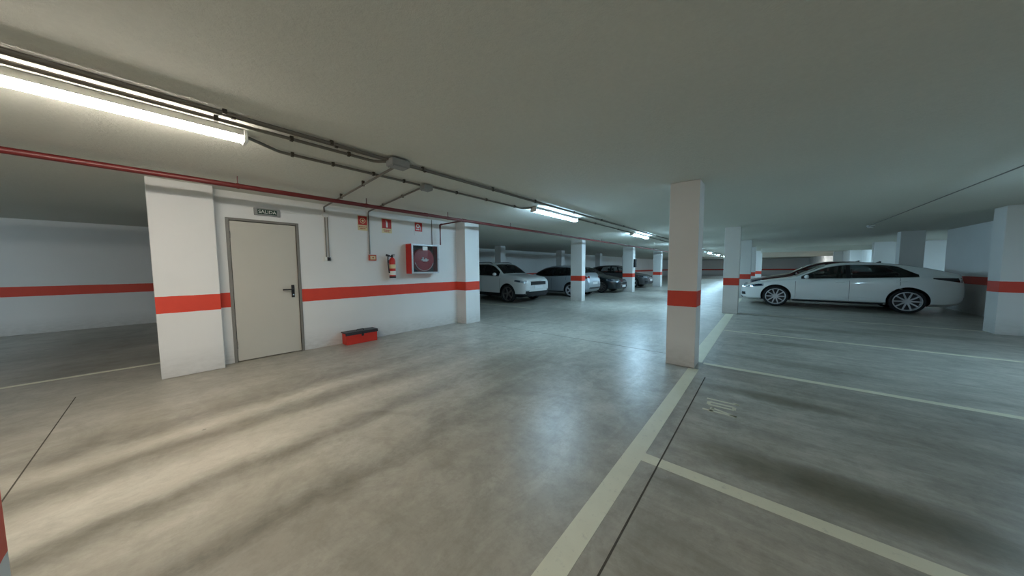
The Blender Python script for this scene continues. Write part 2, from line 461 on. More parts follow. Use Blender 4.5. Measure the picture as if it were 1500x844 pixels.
# ------------------------------------------------------------------ conduits and pipes
def conduit(pts, r, label, clips=(), cat='conduit', name='electrical_conduit', mat=None, group='grey surface conduits'):
    o = obj(name, T(bend(pts, .05), r, 8), mat or M_zinc, None, True)
    tag(o, label, cat, group)
    for c in clips:
        cx, cy, cz, ax = c
        bm = B(cx-(r+.003 if ax == 'y' else .012), cx+(r+.003 if ax == 'y' else .012), cy-(r+.003 if ax == 'x' else .012), cy+(r+.003 if ax == 'x' else .012), cz-r-.003, H-.002, .002) if ax != 'z' else B(cx-.012, cx+r+.003, cy-r-.012, cy+r+.012, cz-.012, cz+.012, .002)
        obj('clip', bm, M_joint, o)
    return o
zc = H-.024
cl = [y for y in (-2.2, -.9, .33, 1.0, 1.9, 3.0, 4.0, 5.3, 6.6, 8, 10, 12, 14)]
conduit([(-2.90, Y0, zc), (-2.90, 40, zc)], .011, 'long grey conduit running the whole aisle ceiling, nearer of the close pair', [(-2.90, y, zc, 'y') for y in cl])
conduit([(-2.936, Y0, zc), (-2.936, 40, zc)], .011, 'long grey conduit running the whole aisle ceiling, farther of the close pair', [(-2.936, y+.05, zc, 'y') for y in cl])
conduit([(-3.06, Y0, zc), (-3.06, 1.45, zc), (-2.98, 1.52, zc)], .014, 'grey conduit passing beside the nearest lamp and ending at the large junction box', [(-3.06, y, zc, 'y') for y in (-.9, .3, .75, 1.2)])
conduit([(-3.26, .45, zc), (-3.47, .75, zc), (-3.47, 2.22, zc)], .014, 'grey conduit from the nearest lamp to the small junction box', [(-3.47, y, zc, 'y') for y in (.85, 1.2, 1.62, 2.0)])
conduit([(-3.43, 2.38, zc), (-3.43, 4.3, zc), (-3.26, 4.4, zc)], .014, 'grey conduit from the small junction box to the second lamp', [(-3.43, y, zc, 'y') for y in (2.8, 3.4, 4.1)])
conduit([(-3.24, 5.9, zc), (-3.24, 9.75, zc)], .014, 'grey conduit between the second and the third lamp', [(-3.24, y, zc, 'y') for y in (7, 8.5)])
conduit([(-3.24, 11.25, zc), (-3.24, 15.15, zc)], .014, 'grey conduit beyond the third lamp', [(-3.24, y, zc, 'y') for y in (13,)])
wz = lambda z: z
conduit([(-2.98, 1.62, zc-.028), (-5.772, 1.82, zc-.028), (-5.772, 1.83, 2.32)], .013, 'grey branch conduit from the large junction box towards the wall beside the door', [(-3.9, 1.686, zc-.028, 'x'), (-4.8, 1.75, zc-.028, 'x')])
conduit([(DX+.012, 1.83, 2.245), (DX+.012, 1.83, 1.56)], .009, 'thin conduit dropping down the wall to the light switch')
conduit([(DX+.012, 1.87, 2.245), (DX+.012, 1.87, 1.56)], .009, 'thinner second conduit beside the drop to the light switch')
conduit([(-3.50, 2.30, zc), (-5.774, 2.57, zc), (-5.774, 2.57, 1.63)], .013, 'branch conduit from the small junction box down the wall to the alarm call point', [(-4.2, 2.39, zc, 'x'), (-5.0, 2.48, zc, 'x')])
conduit([(DX+.010, 1.17, 2.235), (DX+.010, 1.79, 2.27)], .006, 'thin cable from the exit sign along the wall to the round box', mat=M_white, name='electrical_cable', cat='cable')
conduit([(2.15, Y0, zc+.006), (2.15, 12.7, zc+.006)], .008, 'thin grey cable crossing the ceiling on the right to the smoke detector', name='electrical_cable', cat='cable')
# small conduit to the extinguisher bracket / call point link
def jbox(x, y, z, sx, sy, sz, label, n=4):
    t = obj('junction_box', B(-sx/2, sx/2, -sy/2, sy/2, -sz/2, sz/2, .006), M_grey); t.location = (x, y, z)
    tag(t, label, 'junction box', 'grey plastic junction boxes')
    lid = obj('lid', B(-sx/2+.01, sx/2-.01, -sy/2+.01, sy/2-.01, -sz/2-.006, -sz/2, .002), M_grey, t)
    for a in (-1, 1):
        for b in (-1, 1):
            obj('screw', lathe(bmesh.new(), [(0, -.003), (.004, -.003), (.004, 0)], 8), M_joint, t).location = (a*(sx/2-.018), b*(sy/2-.018), -sz/2-.005)
    return t
jbox(-2.88, 1.60, H-.05, .13, .19, .07, 'large grey junction box on the ceiling where the conduit pair meets the branch')
jbox(-3.44, 2.30, H-.05, .11, .13, .065, 'small grey junction box on the ceiling nearer the sprinkler pipe side')
t = obj('junction_box', lathe(bmesh.new(), [(.0, 0), (.045, 0), (.045, .03), (.04, .036), (0, .036)], 20, 'X'), M_white, None, True)
t.location = (DX, 1.84, 2.28); tag(t, 'round white junction box high on the wall right of the door', 'junction box', 'round wall boxes')
# smoke detector
t = obj('smoke_detector', lathe(bmesh.new(), [(0, -.07), (.045, -.07), (.065, -.05), (.072, -.03), (.08, -.02), (.08, 0)], 24), M_white, None, True)
t.location = (2.20, 12.8, H); tag(t, 'small white smoke detector on the ceiling above the white saloon', 'smoke detector')
obj('sensor_ring', lathe(bmesh.new(), [(.068, -.044), (.074, -.040), (.074, -.034), (.068, -.030)], 24, close=False), M_joint, t)

# red water pipe
pz = 2.345; px_ = -4.82
rp = obj('sprinkler_pipe', T([(px_, Y0, pz), (px_, 36, pz)], .029, 14), M_redpipe, None, True)
tag(rp, 'long dark red water pipe hung below the ceiling in front of the door wall', 'pipe')
for y in (-.9, .62, 2.12, 3.7, 5.6, 8, 11, 14, 18):
    bm = T([(px_, y, H), (px_, y, pz+.02)], .005, 6); lathe(bm, [(.034, -.012), (.034, .012), (.031, .012), (.031, -.012)], 16, 'Y', close=False)
    h = bm
    for v in bm.verts:
        if abs(v.co.x) < .05 and abs(v.co.z) < .05: v.co += Vector((px_, y, pz))
    obj('hanger', bm, M_redpipe, rp)
for y in (3.2, 9.2): obj('coupling', T([(px_, y-.04, pz), (px_, y+.04, pz)], .034, 14), M_redpipe, rp, True)
br = obj('sprinkler_pipe', T(bend([(px_, 4.12, pz), (-5.66, 4.12, pz), (-5.66, 4.12, 1.885)], .06), .016, 12), M_redpipe, None, True)
tag(br, 'thin dark red branch pipe dropping to the top of the hose cabinet', 'pipe')
obj('elbow', T(bend([(-5.58, 4.12, pz), (-5.66, 4.12, pz), (-5.66, 4.12, pz-.08)], .05), .022, 12), M_redpipe, br, True)
obj('tee_fitting', T([(px_-.0, 4.07, pz), (px_, 4.17, pz)], .035, 14), M_redpipe, br, True)
g2 = conduit([(DX+.012, 3.98, H-.01), (DX+.012, 3.98, 1.89)], .010, 'thin grey tube modelling the shadow beside the red branch pipe above the hose cabinet')  # grey tube stands in for the shadow line on the wall

# ------------------------------------------------------------------ wall fittings
# exit sign
t = empty('exit_sign', (DX, 1.055, 2.215)); tag(t, 'small green emergency exit sign reading SALIDA above the metal door', 'exit sign')
obj('sign_body', B(.0, .03, -.155, .155, -.055, .055, .006), M_grey, t)
obj('sign_panel', B(.028, .034, -.115, .115, -.036, .036, .002), M_green, t)
mx = Matrix.Translation((.0352, 0, -.002)) @ Matrix(((0, 0, 1, 0), (1, 0, 0, 0), (0, 1, 0, 0), (0, 0, 0, 1)))
word('sign_lettering', 'SALIDA', .066, M_white, t, mx, .0008, .98)
# fire safety signs
def wsign(yc, zc_, w, h, label, kind):
    t = empty('fire_safety_sign', (DX, yc, zc_)); tag(t, label, 'sign', 'fire safety signs in a row high on the wall')
    obj('sign_plate', B(0, .004, -w/2, w/2, -h/2, h/2), M_cream if kind != 2 else M_white, t)
    g = lambda y0, y1, z0, z1, m, nm, d=.0055: obj(nm, B(.003, d, y0, y1, z0, z1), m, t)
    if kind == 0:
        g(-w/2+.008, w/2-.008, -.035, h/2-.008, M_signred, 'red_field')
        o = obj('pictogram', lathe(bmesh.new(), [(0, .0075), (.052, .0075), (.052, .003)], 24, 'X'), M_cream, t); o.location = (0, 0, .045)
        o = obj('pictogram', lathe(bmesh.new(), [(0, .009), (.040, .009), (.040, .003)], 24, 'X'), M_signred, t); o.location = (0, 0, .045)
        o = obj('pictogram', lathe(bmesh.new(), [(0, .0105), (.020, .0105), (.020, .003)], 24, 'X'), M_cream, t); o.location = (0, 0, .045)
        zt = -.055
    elif kind == 1:
        g(-w/2+.008, w/2-.008, -.05, h/2-.008, M_signred, 'red_field')
        bm = B(.003, .0075, -.018, .018, -.03, .075, .003); box(bm, .003, .0075, -.008, .008, .07, .095); box(bm, .003, .0075, -.028, .012, .09, .1)
        obj('pictogram', bm, M_white, t); zt = -.07
    else:
        g(-w/2+.008, w/2-.008, -.06, h/2-.008, M_signred, 'red_field')
        o = obj('pictogram', lathe(bmesh.new(), [(.022, .0075), (.045, .0075), (.045, .003)], 24, 'X', close=False), M_white, t); o.location = (0, -.015, .055)
        o = obj('pictogram', T(bend([(.006, .028, .06), (.006, .05, .02), (.006, .045, -.03)], .02), .007, 6), M_white, t)
        obj('pictogram', B(.003, .0075, -.06, .02, -.028, -.012), M_white, t); zt = -.085
    if kind < 2:
        bm = bmesh.new()
        for i in range(2):
            z = zt-.012-i*.03
            n_ = 7 if i == 0 else 5
            for k in range(n_):
                y = (k-(n_-1)/2)*.021; box(bm, .003, .0055, y-.0075, y+.0075, z-.010, z+.006)
        obj('caption_strokes', bm, M_signred, t)
wsign(2.462, 2.21, .178, .275, 'square red and cream alarm sign with round symbol, leftmost of the wall signs', 0)
wsign(2.93, 2.205, .205, .28, 'red extinguisher sign with white upright symbol, middle of the three wall signs', 1)
wsign(3.645, 2.22, .195, .275, 'red and white hose reel sign above the hose cabinet', 2)
# light switch
t = empty('light_switch', (DX, 1.85, 1.525)); tag(t, 'small light switch box with a black rocker below the conduit right of the door', 'switch')
obj('switch_box', B(0, .035, -.055, .035, -.035, .035, .005), M_white, t)
obj('rocker', B(.03, .045, -.018, .034, -.03, .03, .004), M_black, t)
# alarm call point
t = empty('alarm_call_point', (DX, 2.615, 1.565)); tag(t, 'small red and cream fire alarm call point at the end of the thin conduit', 'alarm button')
obj('call_point_body', B(0, .04, -.07, .07, -.055, .055, .006), M_amber, t)
obj('glass_pane', B(.036, .044, -.05, .05, -.035, .035, .003), M_cream, t)
obj('press_dot', lathe(bmesh.new(), [(0, .048), (.014, .048), (.014, .04)], 16, 'X'), M_signred, t)
# fire extinguisher
t = empty('fire_extinguisher', (DX+.10, 2.97, 1.165)); tag(t, 'red fire extinguisher with black hose hung on the wall left of the hose cabinet', 'fire extinguisher')
obj('cylinder', lathe(bmesh.new(), [(0, .0), (.055, .0), (.06, .012), (.06, .34), (.052, .375), (.03, .40), (.022, .41), (0, .41)], 28), M_redpaint, t, True)
obj('base_ring', lathe(bmesh.new(), [(.061, .0), (.063, .0), (.063, .035), (.061, .035)], 28, close=False), M_black, t, True)
obj('label', lathe(bmesh.new(), [(.0607, .06), (.0612, .06), (.0612, .14), (.0607, .14)], 28, close=False), M_white, t, True)
obj('label', lathe(bmesh.new(), [(.0607, .19), (.0612, .19), (.0612, .27), (.0607, .27)], 28, close=False), M_cream, t, True)
v = obj('valve', lathe(bmesh.new(), [(0, .40), (.018, .40), (.018, .45), (.012, .46), (0, .46)], 16), M_black, t, True)
bm = B(-.012, .10, -.008, .008, .455, .468, .002); box(bm, -.012, .09, -.008, .008, .435, .443, .002)
obj('squeeze_handle', bm, M_black, v)
obj('discharge_hose', T(bend([(0, -.01, .43), (.0, -.085, .44), (.02, -.10, .30), (.02, -.078, .10)], .06, 6), .012, 10), M_black, t, True)
obj('nozzle', T([(.0, -.04, .44), (-.0, -.12, .455)], [.012, .024], 12), M_black, t, True)
obj('wall_bracket', B(-.10, -.058, -.03, .03, .30, .36, .003), M_black, t)
# hose cabinet
CY0, CY1, CZ0, CZ1, CD = 3.33, 4.0, 1.245, 1.87, .21
t = empty('hose_cabinet', (DX, (CY0+CY1)/2, CZ0)); tag(t, 'red fire hose cabinet with a glazed front and a round red reel', 'fire hose cabinet')
hw = (CY1-CY0)/2; ch = CZ1-CZ0
bm = bmesh.new()
box(bm, 0, .01, -hw, hw, 0, ch); box(bm, .01, CD, -hw, -hw+.012, 0, ch); box(bm, .01, CD, hw-.012, hw, 0, ch)
box(bm, .01, CD, -hw+.012, hw-.012, 0, .012); box(bm, .01, CD, -hw+.012, hw-.012, ch-.012, ch)
obj('cabinet_body', bm, M_redpaint, t)
obj('back_panel', B(.011, .016, -hw+.013, hw-.013, .013, ch-.013), M_dial, t)
bm = bmesh.new(); f = .035
box(bm, CD, CD+.018, -hw, -hw+f, 0, ch, .002); box(bm, CD, CD+.018, hw-f, hw, 0, ch, .002)
box(bm, CD, CD+.018, -hw+f, hw-f, 0, f, .002); box(bm, CD, CD+.018, -hw+f, hw-f, ch-f, ch, .002)
dfm = obj('cabinet_door', bm, M_lgrey, t)
obj('glass_pane', B(CD+.006, CD+.010, -hw+f, hw-f, f, ch-f), M_clear, dfm)
obj('door_label', B(CD+.010, CD+.013, -.07, .05, ch-.13, ch-.05), M_white, dfm)
obj('lock', lathe(bmesh.new(), [(0, .012), (.012, .012), (.012, 0)], 14, 'X'), M_chrome, dfm).location = (CD+.018, hw-.018, ch/2)
rl = obj('hose_reel', lathe(bmesh.new(), [(0, .04), (.245, .04), (.25, .05), (.25, .06), (.17, .065), (.17, .13), (.25, .135), (.25, .155), (.235, .16), (.06, .165), (.05, .18), (0, .18)], 48, 'X'), M_hose, t, True)
rl.location = (0, -.0, ch/2-.02)
bm = bmesh.new()
for k in range(5):
    r_ = .185+.012*(k % 2)
    pts = [(.075+.012*k, r_*math.cos(a), r_*math.sin(a)) for a in [2*PI*i/40 for i in range(41)]]
    tube(bm, pts, .012, 8, False)
obj('hose', bm, M_white, rl, True)
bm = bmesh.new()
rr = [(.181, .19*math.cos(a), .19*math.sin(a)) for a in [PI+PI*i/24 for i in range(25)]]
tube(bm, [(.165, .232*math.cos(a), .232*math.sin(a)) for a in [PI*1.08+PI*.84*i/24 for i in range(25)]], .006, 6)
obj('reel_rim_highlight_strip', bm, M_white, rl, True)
bm = bmesh.new()
for (y0, y1, z0, z1) in ((-.085, .10, -.012, .012), (-.05, .07, -.035, -.012), (-.06, -.02, .012, .055), (.01, .05, .012, .035)): box(bm, .163, .185, y0, y1, z0, z1, .004)
obj('reel_badge', bm, M_white, rl)

# red sand box on the floor
t = empty('fire_sand_box', (-5.66, 2.28, 0)); tag(t, 'low red metal box with a dark lid on the floor against the door wall', 'box')
bm = B(-.10, .11, -.27, .27, .0, .20, .008); obj('box_body', bm, M_redbox, t)
bm = B(-.105, .12, -.285, .285, .20, .222, .006)
obj('lid', bm, M_lid, t)
bm = bmesh.new(); box(bm, .11, .118, -.285, .285, .17, .20, .002); obj('lid_flange', bm, M_lid, t)
obj('lid_handle', T(bend([(.02, -.06, .222), (.02, -.06, .245), (.02, .06, .245), (.02, .06, .222)], .02), .006, 8), M_black, t, True)
obj('hasp', B(.118, .126, -.02, .02, .135, .20, .002), M_black, t)

# black wall box on far left-row column, with white plate
t = obj('wall_box', B(0, .10, -.10, .10, -.22, .22, .01), M_black); t.location = (-5.458, 16.72, 1.58)
tag(t, 'black box mounted on the bright face of a distant column', 'box')
obj('cover', B(.10, .108, -.085, .085, -.20, .20, .004), M_black, t)
t = obj('notice_plate', B(0, .012, -.07, .07, -.13, .13, .002), M_white); t.location = (-5.458, 16.66, 2.10)
tag(t, 'white plate above the black box on the distant column', 'sign')
# ------------------------------------------------------------------ cars
def curve(tb):
    xs = [a for a, b in tb]; ys = [b for a, b in tb]; n = len(xs)
    d = [(ys[i+1]-ys[i])/(xs[i+1]-xs[i]) for i in range(n-1)]
    m = [d[0]]+[0 if d[i-1]*d[i] <= 0 else 2*d[i-1]*d[i]/(d[i-1]+d[i]) for i in range(1, n-1)]+[d[-1]]
    def f(x):
        if x <= xs[0]: return ys[0]
        if x >= xs[-1]: return ys[-1]
        i = max(k for k in range(n-1) if xs[k] <= x)
        h = xs[i+1]-xs[i]; t = (x-xs[i])/h
        return (ys[i]*(1+2*t)*(1-t)**2+h*m[i]*t*(1-t)**2+ys[i+1]*t*t*(3-2*t)+h*m[i+1]*t*t*(t-1))
    return f

SALOON = dict(L=4.83, R=.335, wx=(.94, 3.70), cab=(1.45, 4.15),
    top=[(0, .62), (.05, .67), (.25, .745), (.6, .84), (1.0, .92), (1.36, .985), (1.75, 1.19), (2.15, 1.375), (2.6, 1.455), (3.1, 1.45), (3.6, 1.385), (4.1, 1.27), (4.5, 1.165), (4.68, 1.115), (4.76, 1.02), (4.83, .78)],
    bot=[(0, .30), (.1, .23), (.5, .20), (4.3, .20), (4.7, .28), (4.83, .42)],
    wid=[(0, .52), (.06, .68), (.2, .81), (.5, .89), (1.0, .925), (3.9, .925), (4.4, .88), (4.65, .80), (4.77, .68), (4.83, .56)],
    sh=[(0, .57), (.05, .62), (.3, .71), (.8, .83), (1.36, .91), (2.5, .955), (3.7, 1.0), (4.3, 1.03), (4.62, 1.02), (4.75, .92), (4.83, .70)],
    wr=[(0, .44), (.06, .56), (.3, .68), (1.0, .77), (1.36, .79), (1.75, .70), (2.15, .61), (2.6, .57), (3.2, .57), (3.7, .60), (4.1, .66), (4.5, .72), (4.66, .70), (4.83, .45)],
    d=[(0, .03), (1.36, .035), (2.15, .05), (3.1, .055), (4.1, .04), (4.83, .03)],
    win=(1.55, 3.95, .42), pil=(2.58,), ws=(1.45, 2.10), rw=(3.62, 4.42), seams=(1.42, 2.60, 3.55),
    head=(.07, .62, .60, .72), tail=(4.45, 4.80, .86, 1.0), roofb=False, rim='multi')
SUV = dict(L=4.36, R=.345, wx=(.86, 3.49), cab=(1.25, 4.0),
    top=[(0, .80), (.04, .90), (.22, 1.0), (.6, 1.06), (1.12, 1.11), (1.45, 1.34), (1.8, 1.53), (2.2, 1.60), (3.3, 1.575), (3.85, 1.50), (4.1, 1.30), (4.25, 1.08), (4.36, .85)],
    bot=[(0, .34), (.1, .25), (.5, .22), (4.0, .22), (4.25, .30), (4.36, .42)],
    wid=[(0, .66), (.05, .77), (.18, .86), (.4, .91), (.9, .925), (3.5, .925), (4.0, .89), (4.2, .83), (4.3, .74), (4.36, .64)],
    sh=[(0, .74), (.04, .82), (.3, .93), (.7, .98), (1.15, 1.02), (2.5, 1.06), (3.6, 1.10), (4.1, 1.08), (4.26, .96), (4.36, .78)],
    wr=[(0, .56), (.05, .66), (.3, .74), (.9, .80), (1.12, .80), (1.5, .73), (1.85, .66), (2.3, .63), (3.3, .63), (3.8, .63), (4.1, .66), (4.25, .68), (4.36, .52)],
    d=[(0, .03), (1.12, .035), (2.0, .06), (3.6, .06), (4.36, .03)],
    win=(1.35, 3.95, .30), pil=(2.32, 3.30), ws=(1.20, 1.76), rw=(3.88, 4.16), seams=(1.25, 2.32, 3.25),
    head=(.05, .50, .76, .86), tail=(4.0, 4.30, .88, 1.04), roofb=True, rim='five')
HATCH = dict(L=4.25, R=.315, wx=(.86, 3.45), cab=(1.3, 3.95),
    top=[(0, .62), (.05, .70), (.25, .80), (.6, .88), (1.12, .98), (1.55, 1.22), (1.95, 1.39), (2.4, 1.46), (3.2, 1.43), (3.7, 1.34), (4.0, 1.14), (4.15, .98), (4.25, .72)],
    bot=[(0, .30), (.1, .22), (.5, .19), (3.9, .19), (4.15, .28), (4.25, .40)],
    wid=[(0, .55), (.06, .68), (.2, .79), (.5, .85), (1.0, .88), (3.5, .88), (3.9, .85), (4.1, .78), (4.2, .68), (4.25, .58)],
    sh=[(0, .57), (.05, .64), (.3, .75), (.8, .86), (1.2, .92), (2.5, .95), (3.5, .99), (3.95, .98), (4.15, .86), (4.25, .66)],
    wr=[(0, .46), (.06, .57), (.3, .66), (.9, .73), (1.12, .74), (1.55, .67), (1.95, .60), (2.4, .57), (3.2, .57), (3.7, .59), (4.0, .63), (4.15, .62), (4.25, .46)],
    d=[(0, .03), (1.12, .035), (2.0, .05), (3.5, .05), (4.25, .03)],
    win=(1.35, 3.75, .30), pil=(2.40,), ws=(1.22, 1.90), rw=(3.66, 4.02), seams=(1.25, 2.40, 3.2),
    head=(.05, .52, .64, .75), tail=(3.92, 4.20, .80, .96), roofb=False, rim='five')

_re = lambda x: x if x < 4.0 else 4.0+(x-4.0)*.843
for _k in ('top', 'bot', 'wid', 'sh', 'wr', 'd'): SALOON[_k] = [(_re(a), b) for a, b in SALOON[_k]]
SALOON['L'] = _re(4.83); SALOON['tail'] = (4.10, 4.66, .86, 1.0); SALOON['rw'] = (3.62, _re(4.42)); SALOON['cab'] = (1.45, _re(4.15))

class Shape:
    def __init__(s, sp, inset=0):
        s.sp = sp; s.L = sp['L']
        for k in ('top', 'bot', 'wid', 'sh', 'wr', 'd'): setattr(s, k, curve(sp[k]))
        s.cache = {}
    def sec(s, x):
        k = round(x, 4)
        if k in s.cache: return s.cache[k]
        zb, zt, w, zs, wr, d = s.bot(x), s.top(x), s.wid(x), s.sh(x), s.wr(x), s.d(x)
        zs = min(zs, zt-.02); ze = max(zt-d, zs+.008); h = zs-zb
        P = [(0, zb), (w*.82, zb), (w*.955, zb+.10*h), (w*.985, zb+.28*h), (w, zb+.55*h), (w*.995, zb+.78*h), (w*.968, zs-.035*h), (w*.93, zs),
             (w*.93+(wr-w*.93)*.5, zs+(ze-zs)*.5), (wr, ze), (wr-.05, ze+(zt-ze)*.50), (wr*.72, ze+(zt-ze)*.80), (wr*.36, zt-(zt-ze)*.05), (0, zt)]
        # subdivide smoothly (Catmull-Rom), keep the belt crisp
        out = [P[0]]
        n = len(P)
        for i in range(n-1):
            p0, p1, p2, p3 = P[max(0, i-1)], P[i], P[i+1], P[min(n-1, i+2)]
            if i in (0, 7, 8) : m = 2; lin = True
            else: m = 2; lin = False
            for j in range(1, m+1):
                t = j/m
                if lin or i in (1,): q = tuple(p1[c]+(p2[c]-p1[c])*t for c in (0, 1))
                else: q = tuple(.5*((2*p1[c])+(-p0[c]+p2[c])*t+(2*p0[c]-5*p1[c]+4*p2[c]-p3[c])*t*t+(-p0[c]+3*p1[c]-3*p2[c]+p3[c])*t**3) for c in (0, 1))
                out.append(q)
        s.cache[k] = out; return out
    def side(s, x, z):
        S = s.sec(x); best = None
        for (y0, z0), (y1, z1) in zip(S[2:], S[3:]):
            if (z0-z)*(z1-z) <= 0 and abs(z1-z0) > 1e-9:
                y = y0+(y1-y0)*(z-z0)/(z1-z0)
                if best is None or y > best: best = y
        return best if best is not None else (S[2][0] if z < S[2][1] else S[-6][0])
    def roof(s, x, y):
        S = s.sec(x)[::-1]
        for (y0, z0), (y1, z1) in zip(S, S[1:]):
            if y0 <= abs(y) <= y1: return z0+(z1-z0)*(abs(y)-y0)/max(1e-9, y1-y0)
        return s.top(x)-.1
    def end(s, y, z, front=True):
        a, b = (0, 1.0) if front else (s.L, s.L-1.0)
        y = abs(y)
        def inside(x):
            S = s.sec(x); 
            return S[2][1] < z+.12 and z < s.top(x) and s.side(x, z) >= y
        if inside(a): return a
        for _ in range(22):
            m = (a+b)/2
            if inside(m): b = m
            else: a = m
        return b

def loft(sh, xs, mats=0, cladz=None):
    bm = bmesh.new(); rings = []
    for x in xs:
        S = sh.sec(x); r = [bm.verts.new((x, y, z)) for y, z in S]+[bm.verts.new((x, -y, z)) for y, z in S[-2:0:-1]]
        rings.append(r)
    n = len(rings[0])
    for a, b in zip(rings, rings[1:]):
        for j in range(n):
            f = bm.faces.new((a[j], a[(j+1) % n], b[(j+1) % n], b[j]))
            if cladz and sum(v.co.z for v in f.verts)/4 < cladz: f.material_index = 1
    bm.faces.new(rings[0][::-1]); bm.faces.new(rings[-1])
    return bm

def gridpatch(rows, flip=False):
    bm = bmesh.new(); V = [[bm.verts.new(p) for p in r] for r in rows]
    for a, b in zip(V, V[1:]):
        for j in range(len(a)-1): bm.faces.new((a[j], a[j+1], b[j+1], b[j]))
    return bm

def thick(bm, t, out):
    """give a patch real thickness inward"""
    geom = bmesh.ops.extrude_face_region(bm, geom=bm.faces[:])
    vs = [g for g in geom['geom'] if isinstance(g, bmesh.types.BMVert)]
    for v in vs: v.co -= Vector(out)*t
    return bm

def make_car(kind, body_mat, loc, rz, label, cat, scale=(1, 1, 1), front_detail=True, tailm=None, rim_mat=None, seats=True, clad=None, glass=None):
    sp = kind; sh = Shape(sp); L = sp['L']
    root = empty(cat.replace(' ', '_'), loc, rz); root.scale = scale
    tag(root, label, 'car')
    glass = glass or M_glass; rim_mat = rim_mat or M_alloy
    # body shell
    xs = sorted(set([0, .015, .035, .06, .09, .13, .18, .24, .32]+[.4+i*(L-.8)/44 for i in range(45)]+[L-a for a in (0, .012, .03, .055, .09, .13, .18, .25, .32)]))
    bm = loft(sh, xs, cladz=clad)
    body = obj('body', bm, [body_mat, M_black], None, True)
    cutters = []
    R = sp['R']
    def cut(bmc):
        bmesh.ops.recalc_face_normals(bmc, faces=bmc.faces)
        me = bpy.data.meshes.new('c'); bmc.to_mesh(me); bmc.free(); me.materials.append(None); me.materials.append(M_black)
        for p in me.polygons: p.material_index = 1
        o = bpy.data.objects.new('c', me); COL.objects.link(o); cutters.append(o)
        md = body.modifiers.new('b', 'BOOLEAN'); md.operation = 'DIFFERENCE'; md.solver = 'EXACT'; md.object = o
    for wx in sp['wx']:
        for sy in (-1, 1):
            b2 = bmesh.new()
            lathe(b2, [(R+.055, .60*sy), (R+.055, 1.2*sy)], 40, 'Y')
            for v in b2.verts: v.co += Vector((wx, 0, R+.01))
            cut(b2)
    # cabin cavity
    c0, c1 = sp['cab']; b2 = bmesh.new(); rings = []
    for i in range(21):
        x = c0+(c1-c0)*i/20
        zt = sh.top(x)-.045; zs = min(sh.sh(x), zt-.06); w = sh.wid(x)*.93-.06; wr = sh.wr(x)-.05; ze = max(zt-.05, zs+.02)
        pts = [(0, .55), (w, .55), (w, zs-.02), (wr, ze), (wr*.5, zt), (0, zt)]
        rings.append([b2.verts.new((x, y, z)) for y, z in pts]+[b2.verts.new((x, -y, z)) for y, z in pts[-2:0:-1]])
    for a, b in zip(rings, rings[1:]):
        for j in range(len(a)): b2.faces.new((a[j], a[(j+1) % len(a)], b[(j+1) % len(a)], b[j]))
    b2.faces.new(rings[0][::-1]); b2.faces.new(rings[-1]); cut(b2)
    # side window outline
    w0, w1, tp = sp['win']
    def wz(x, e=0):
        lo = sh.sh(x)+.018+e; hi = max(sh.top(x)-sh.d(x), sh.sh(x)+.008)-.032-e
        if x > w1-tp: hi = min(hi, lo+(hi-lo)*max(0, (w1-x)/tp)**.7)
        return lo, hi
    wx_ = [w0+(w1-w0)*i/36 for i in range(37)]
    wx_ = [x for x in wx_ if wz(x)[1]-wz(x)[0] > .012]
    poly = [(x, -1.3, wz(x)[0]) for x in wx_]+[(x, -1.3, wz(x)[1]) for x in wx_[::-1]]
    cut(prism(bmesh.new(), poly, (0, 1, 0), 2.6))
    # windscreen and rear window openings
    for (a, b, nm) in ((*sp['ws'], 'windscreen'), (*sp['rw'], 'rear_window')):
        xx = [a+(b-a)*i/8 for i in range(9)]
        p = [(x, sh.wr(x)-.075, .95 if nm == 'windscreen' else 1.0) for x in xx]+[(x, -(sh.wr(x)-.075), .95 if nm == 'windscreen' else 1.0) for x in xx[::-1]]
        p = [(x, y, max(z, sh.top(a if nm == 'windscreen' else b)-.10)) for x, y, z in p]
        cut(prism(bmesh.new(), p, (0, 0, 1), 1.5))
    bpy.context.view_layer.update()
    dg = bpy.context.evaluated_depsgraph_get()
    me = bpy.data.meshes.new_from_object(body.evaluated_get(dg)); me.name = 'body'
    body.modifiers.clear(); body.data = me
    for c in cutters: bpy.data.objects.remove(c)
    if len(me.polygons) < 300: print('BOOLEAN FAILED', label)
    b3 = bmesh.new(); b3.from_mesh(me)
    for f in b3.faces: f.smooth = True
    for e in b3.edges: e.smooth = not (len(e.link_faces) == 2 and e.calc_face_angle(0) > .5)
    b3.to_mesh(me); b3.free()
    body.parent = root
    # glass: side windows, windscreen, rear window
    for sy in (-1, 1):
        rows = []
        for x in wx_:
            lo, hi = wz(x, -.012)
            rows.append([(x, sy*(sh.side(x, lo+(hi-lo)*k/4)+.003), lo+(hi-lo)*k/4) for k in range(5)])
        obj('side_window', gridpatch(rows), glass, root, True)
        # dark pillars between the panes
        for px in sp['pil']:
            rows = []
            for x in (px-.045, px-.015, px+.015, px+.045):
                lo, hi = wz(x, -.004)
                rows.append([(x, sy*(sh.side(x, lo+(hi-lo)*k/4)+.008), lo+(hi-lo)*k/4) for k in range(5)])
            obj('door_pillar', thick(gridpatch(rows), .03, (0, sy, 0)), M_black, root, True)
        # window surround strip
        pts = [(x, sy*(sh.side(x, wz(x)[0]-.01)+.006), wz(x)[0]-.012) for x in wx_]
        obj('window_trim', T(pts, .007, 6), M_chrome if kind is SALOON else M_black, root, True)
        # sill
        pts = [(x, sy*(sh.side(x, sh.bot(x)+.06)-.01), sh.bot(x)+.035) for x in [sp['wx'][0]+R+.09+(sp['wx'][1]-sp['wx'][0]-2*R-.18)*i/10 for i in range(11)]]
        obj('sill', T(pts, .028, 8), M_black, root, True)
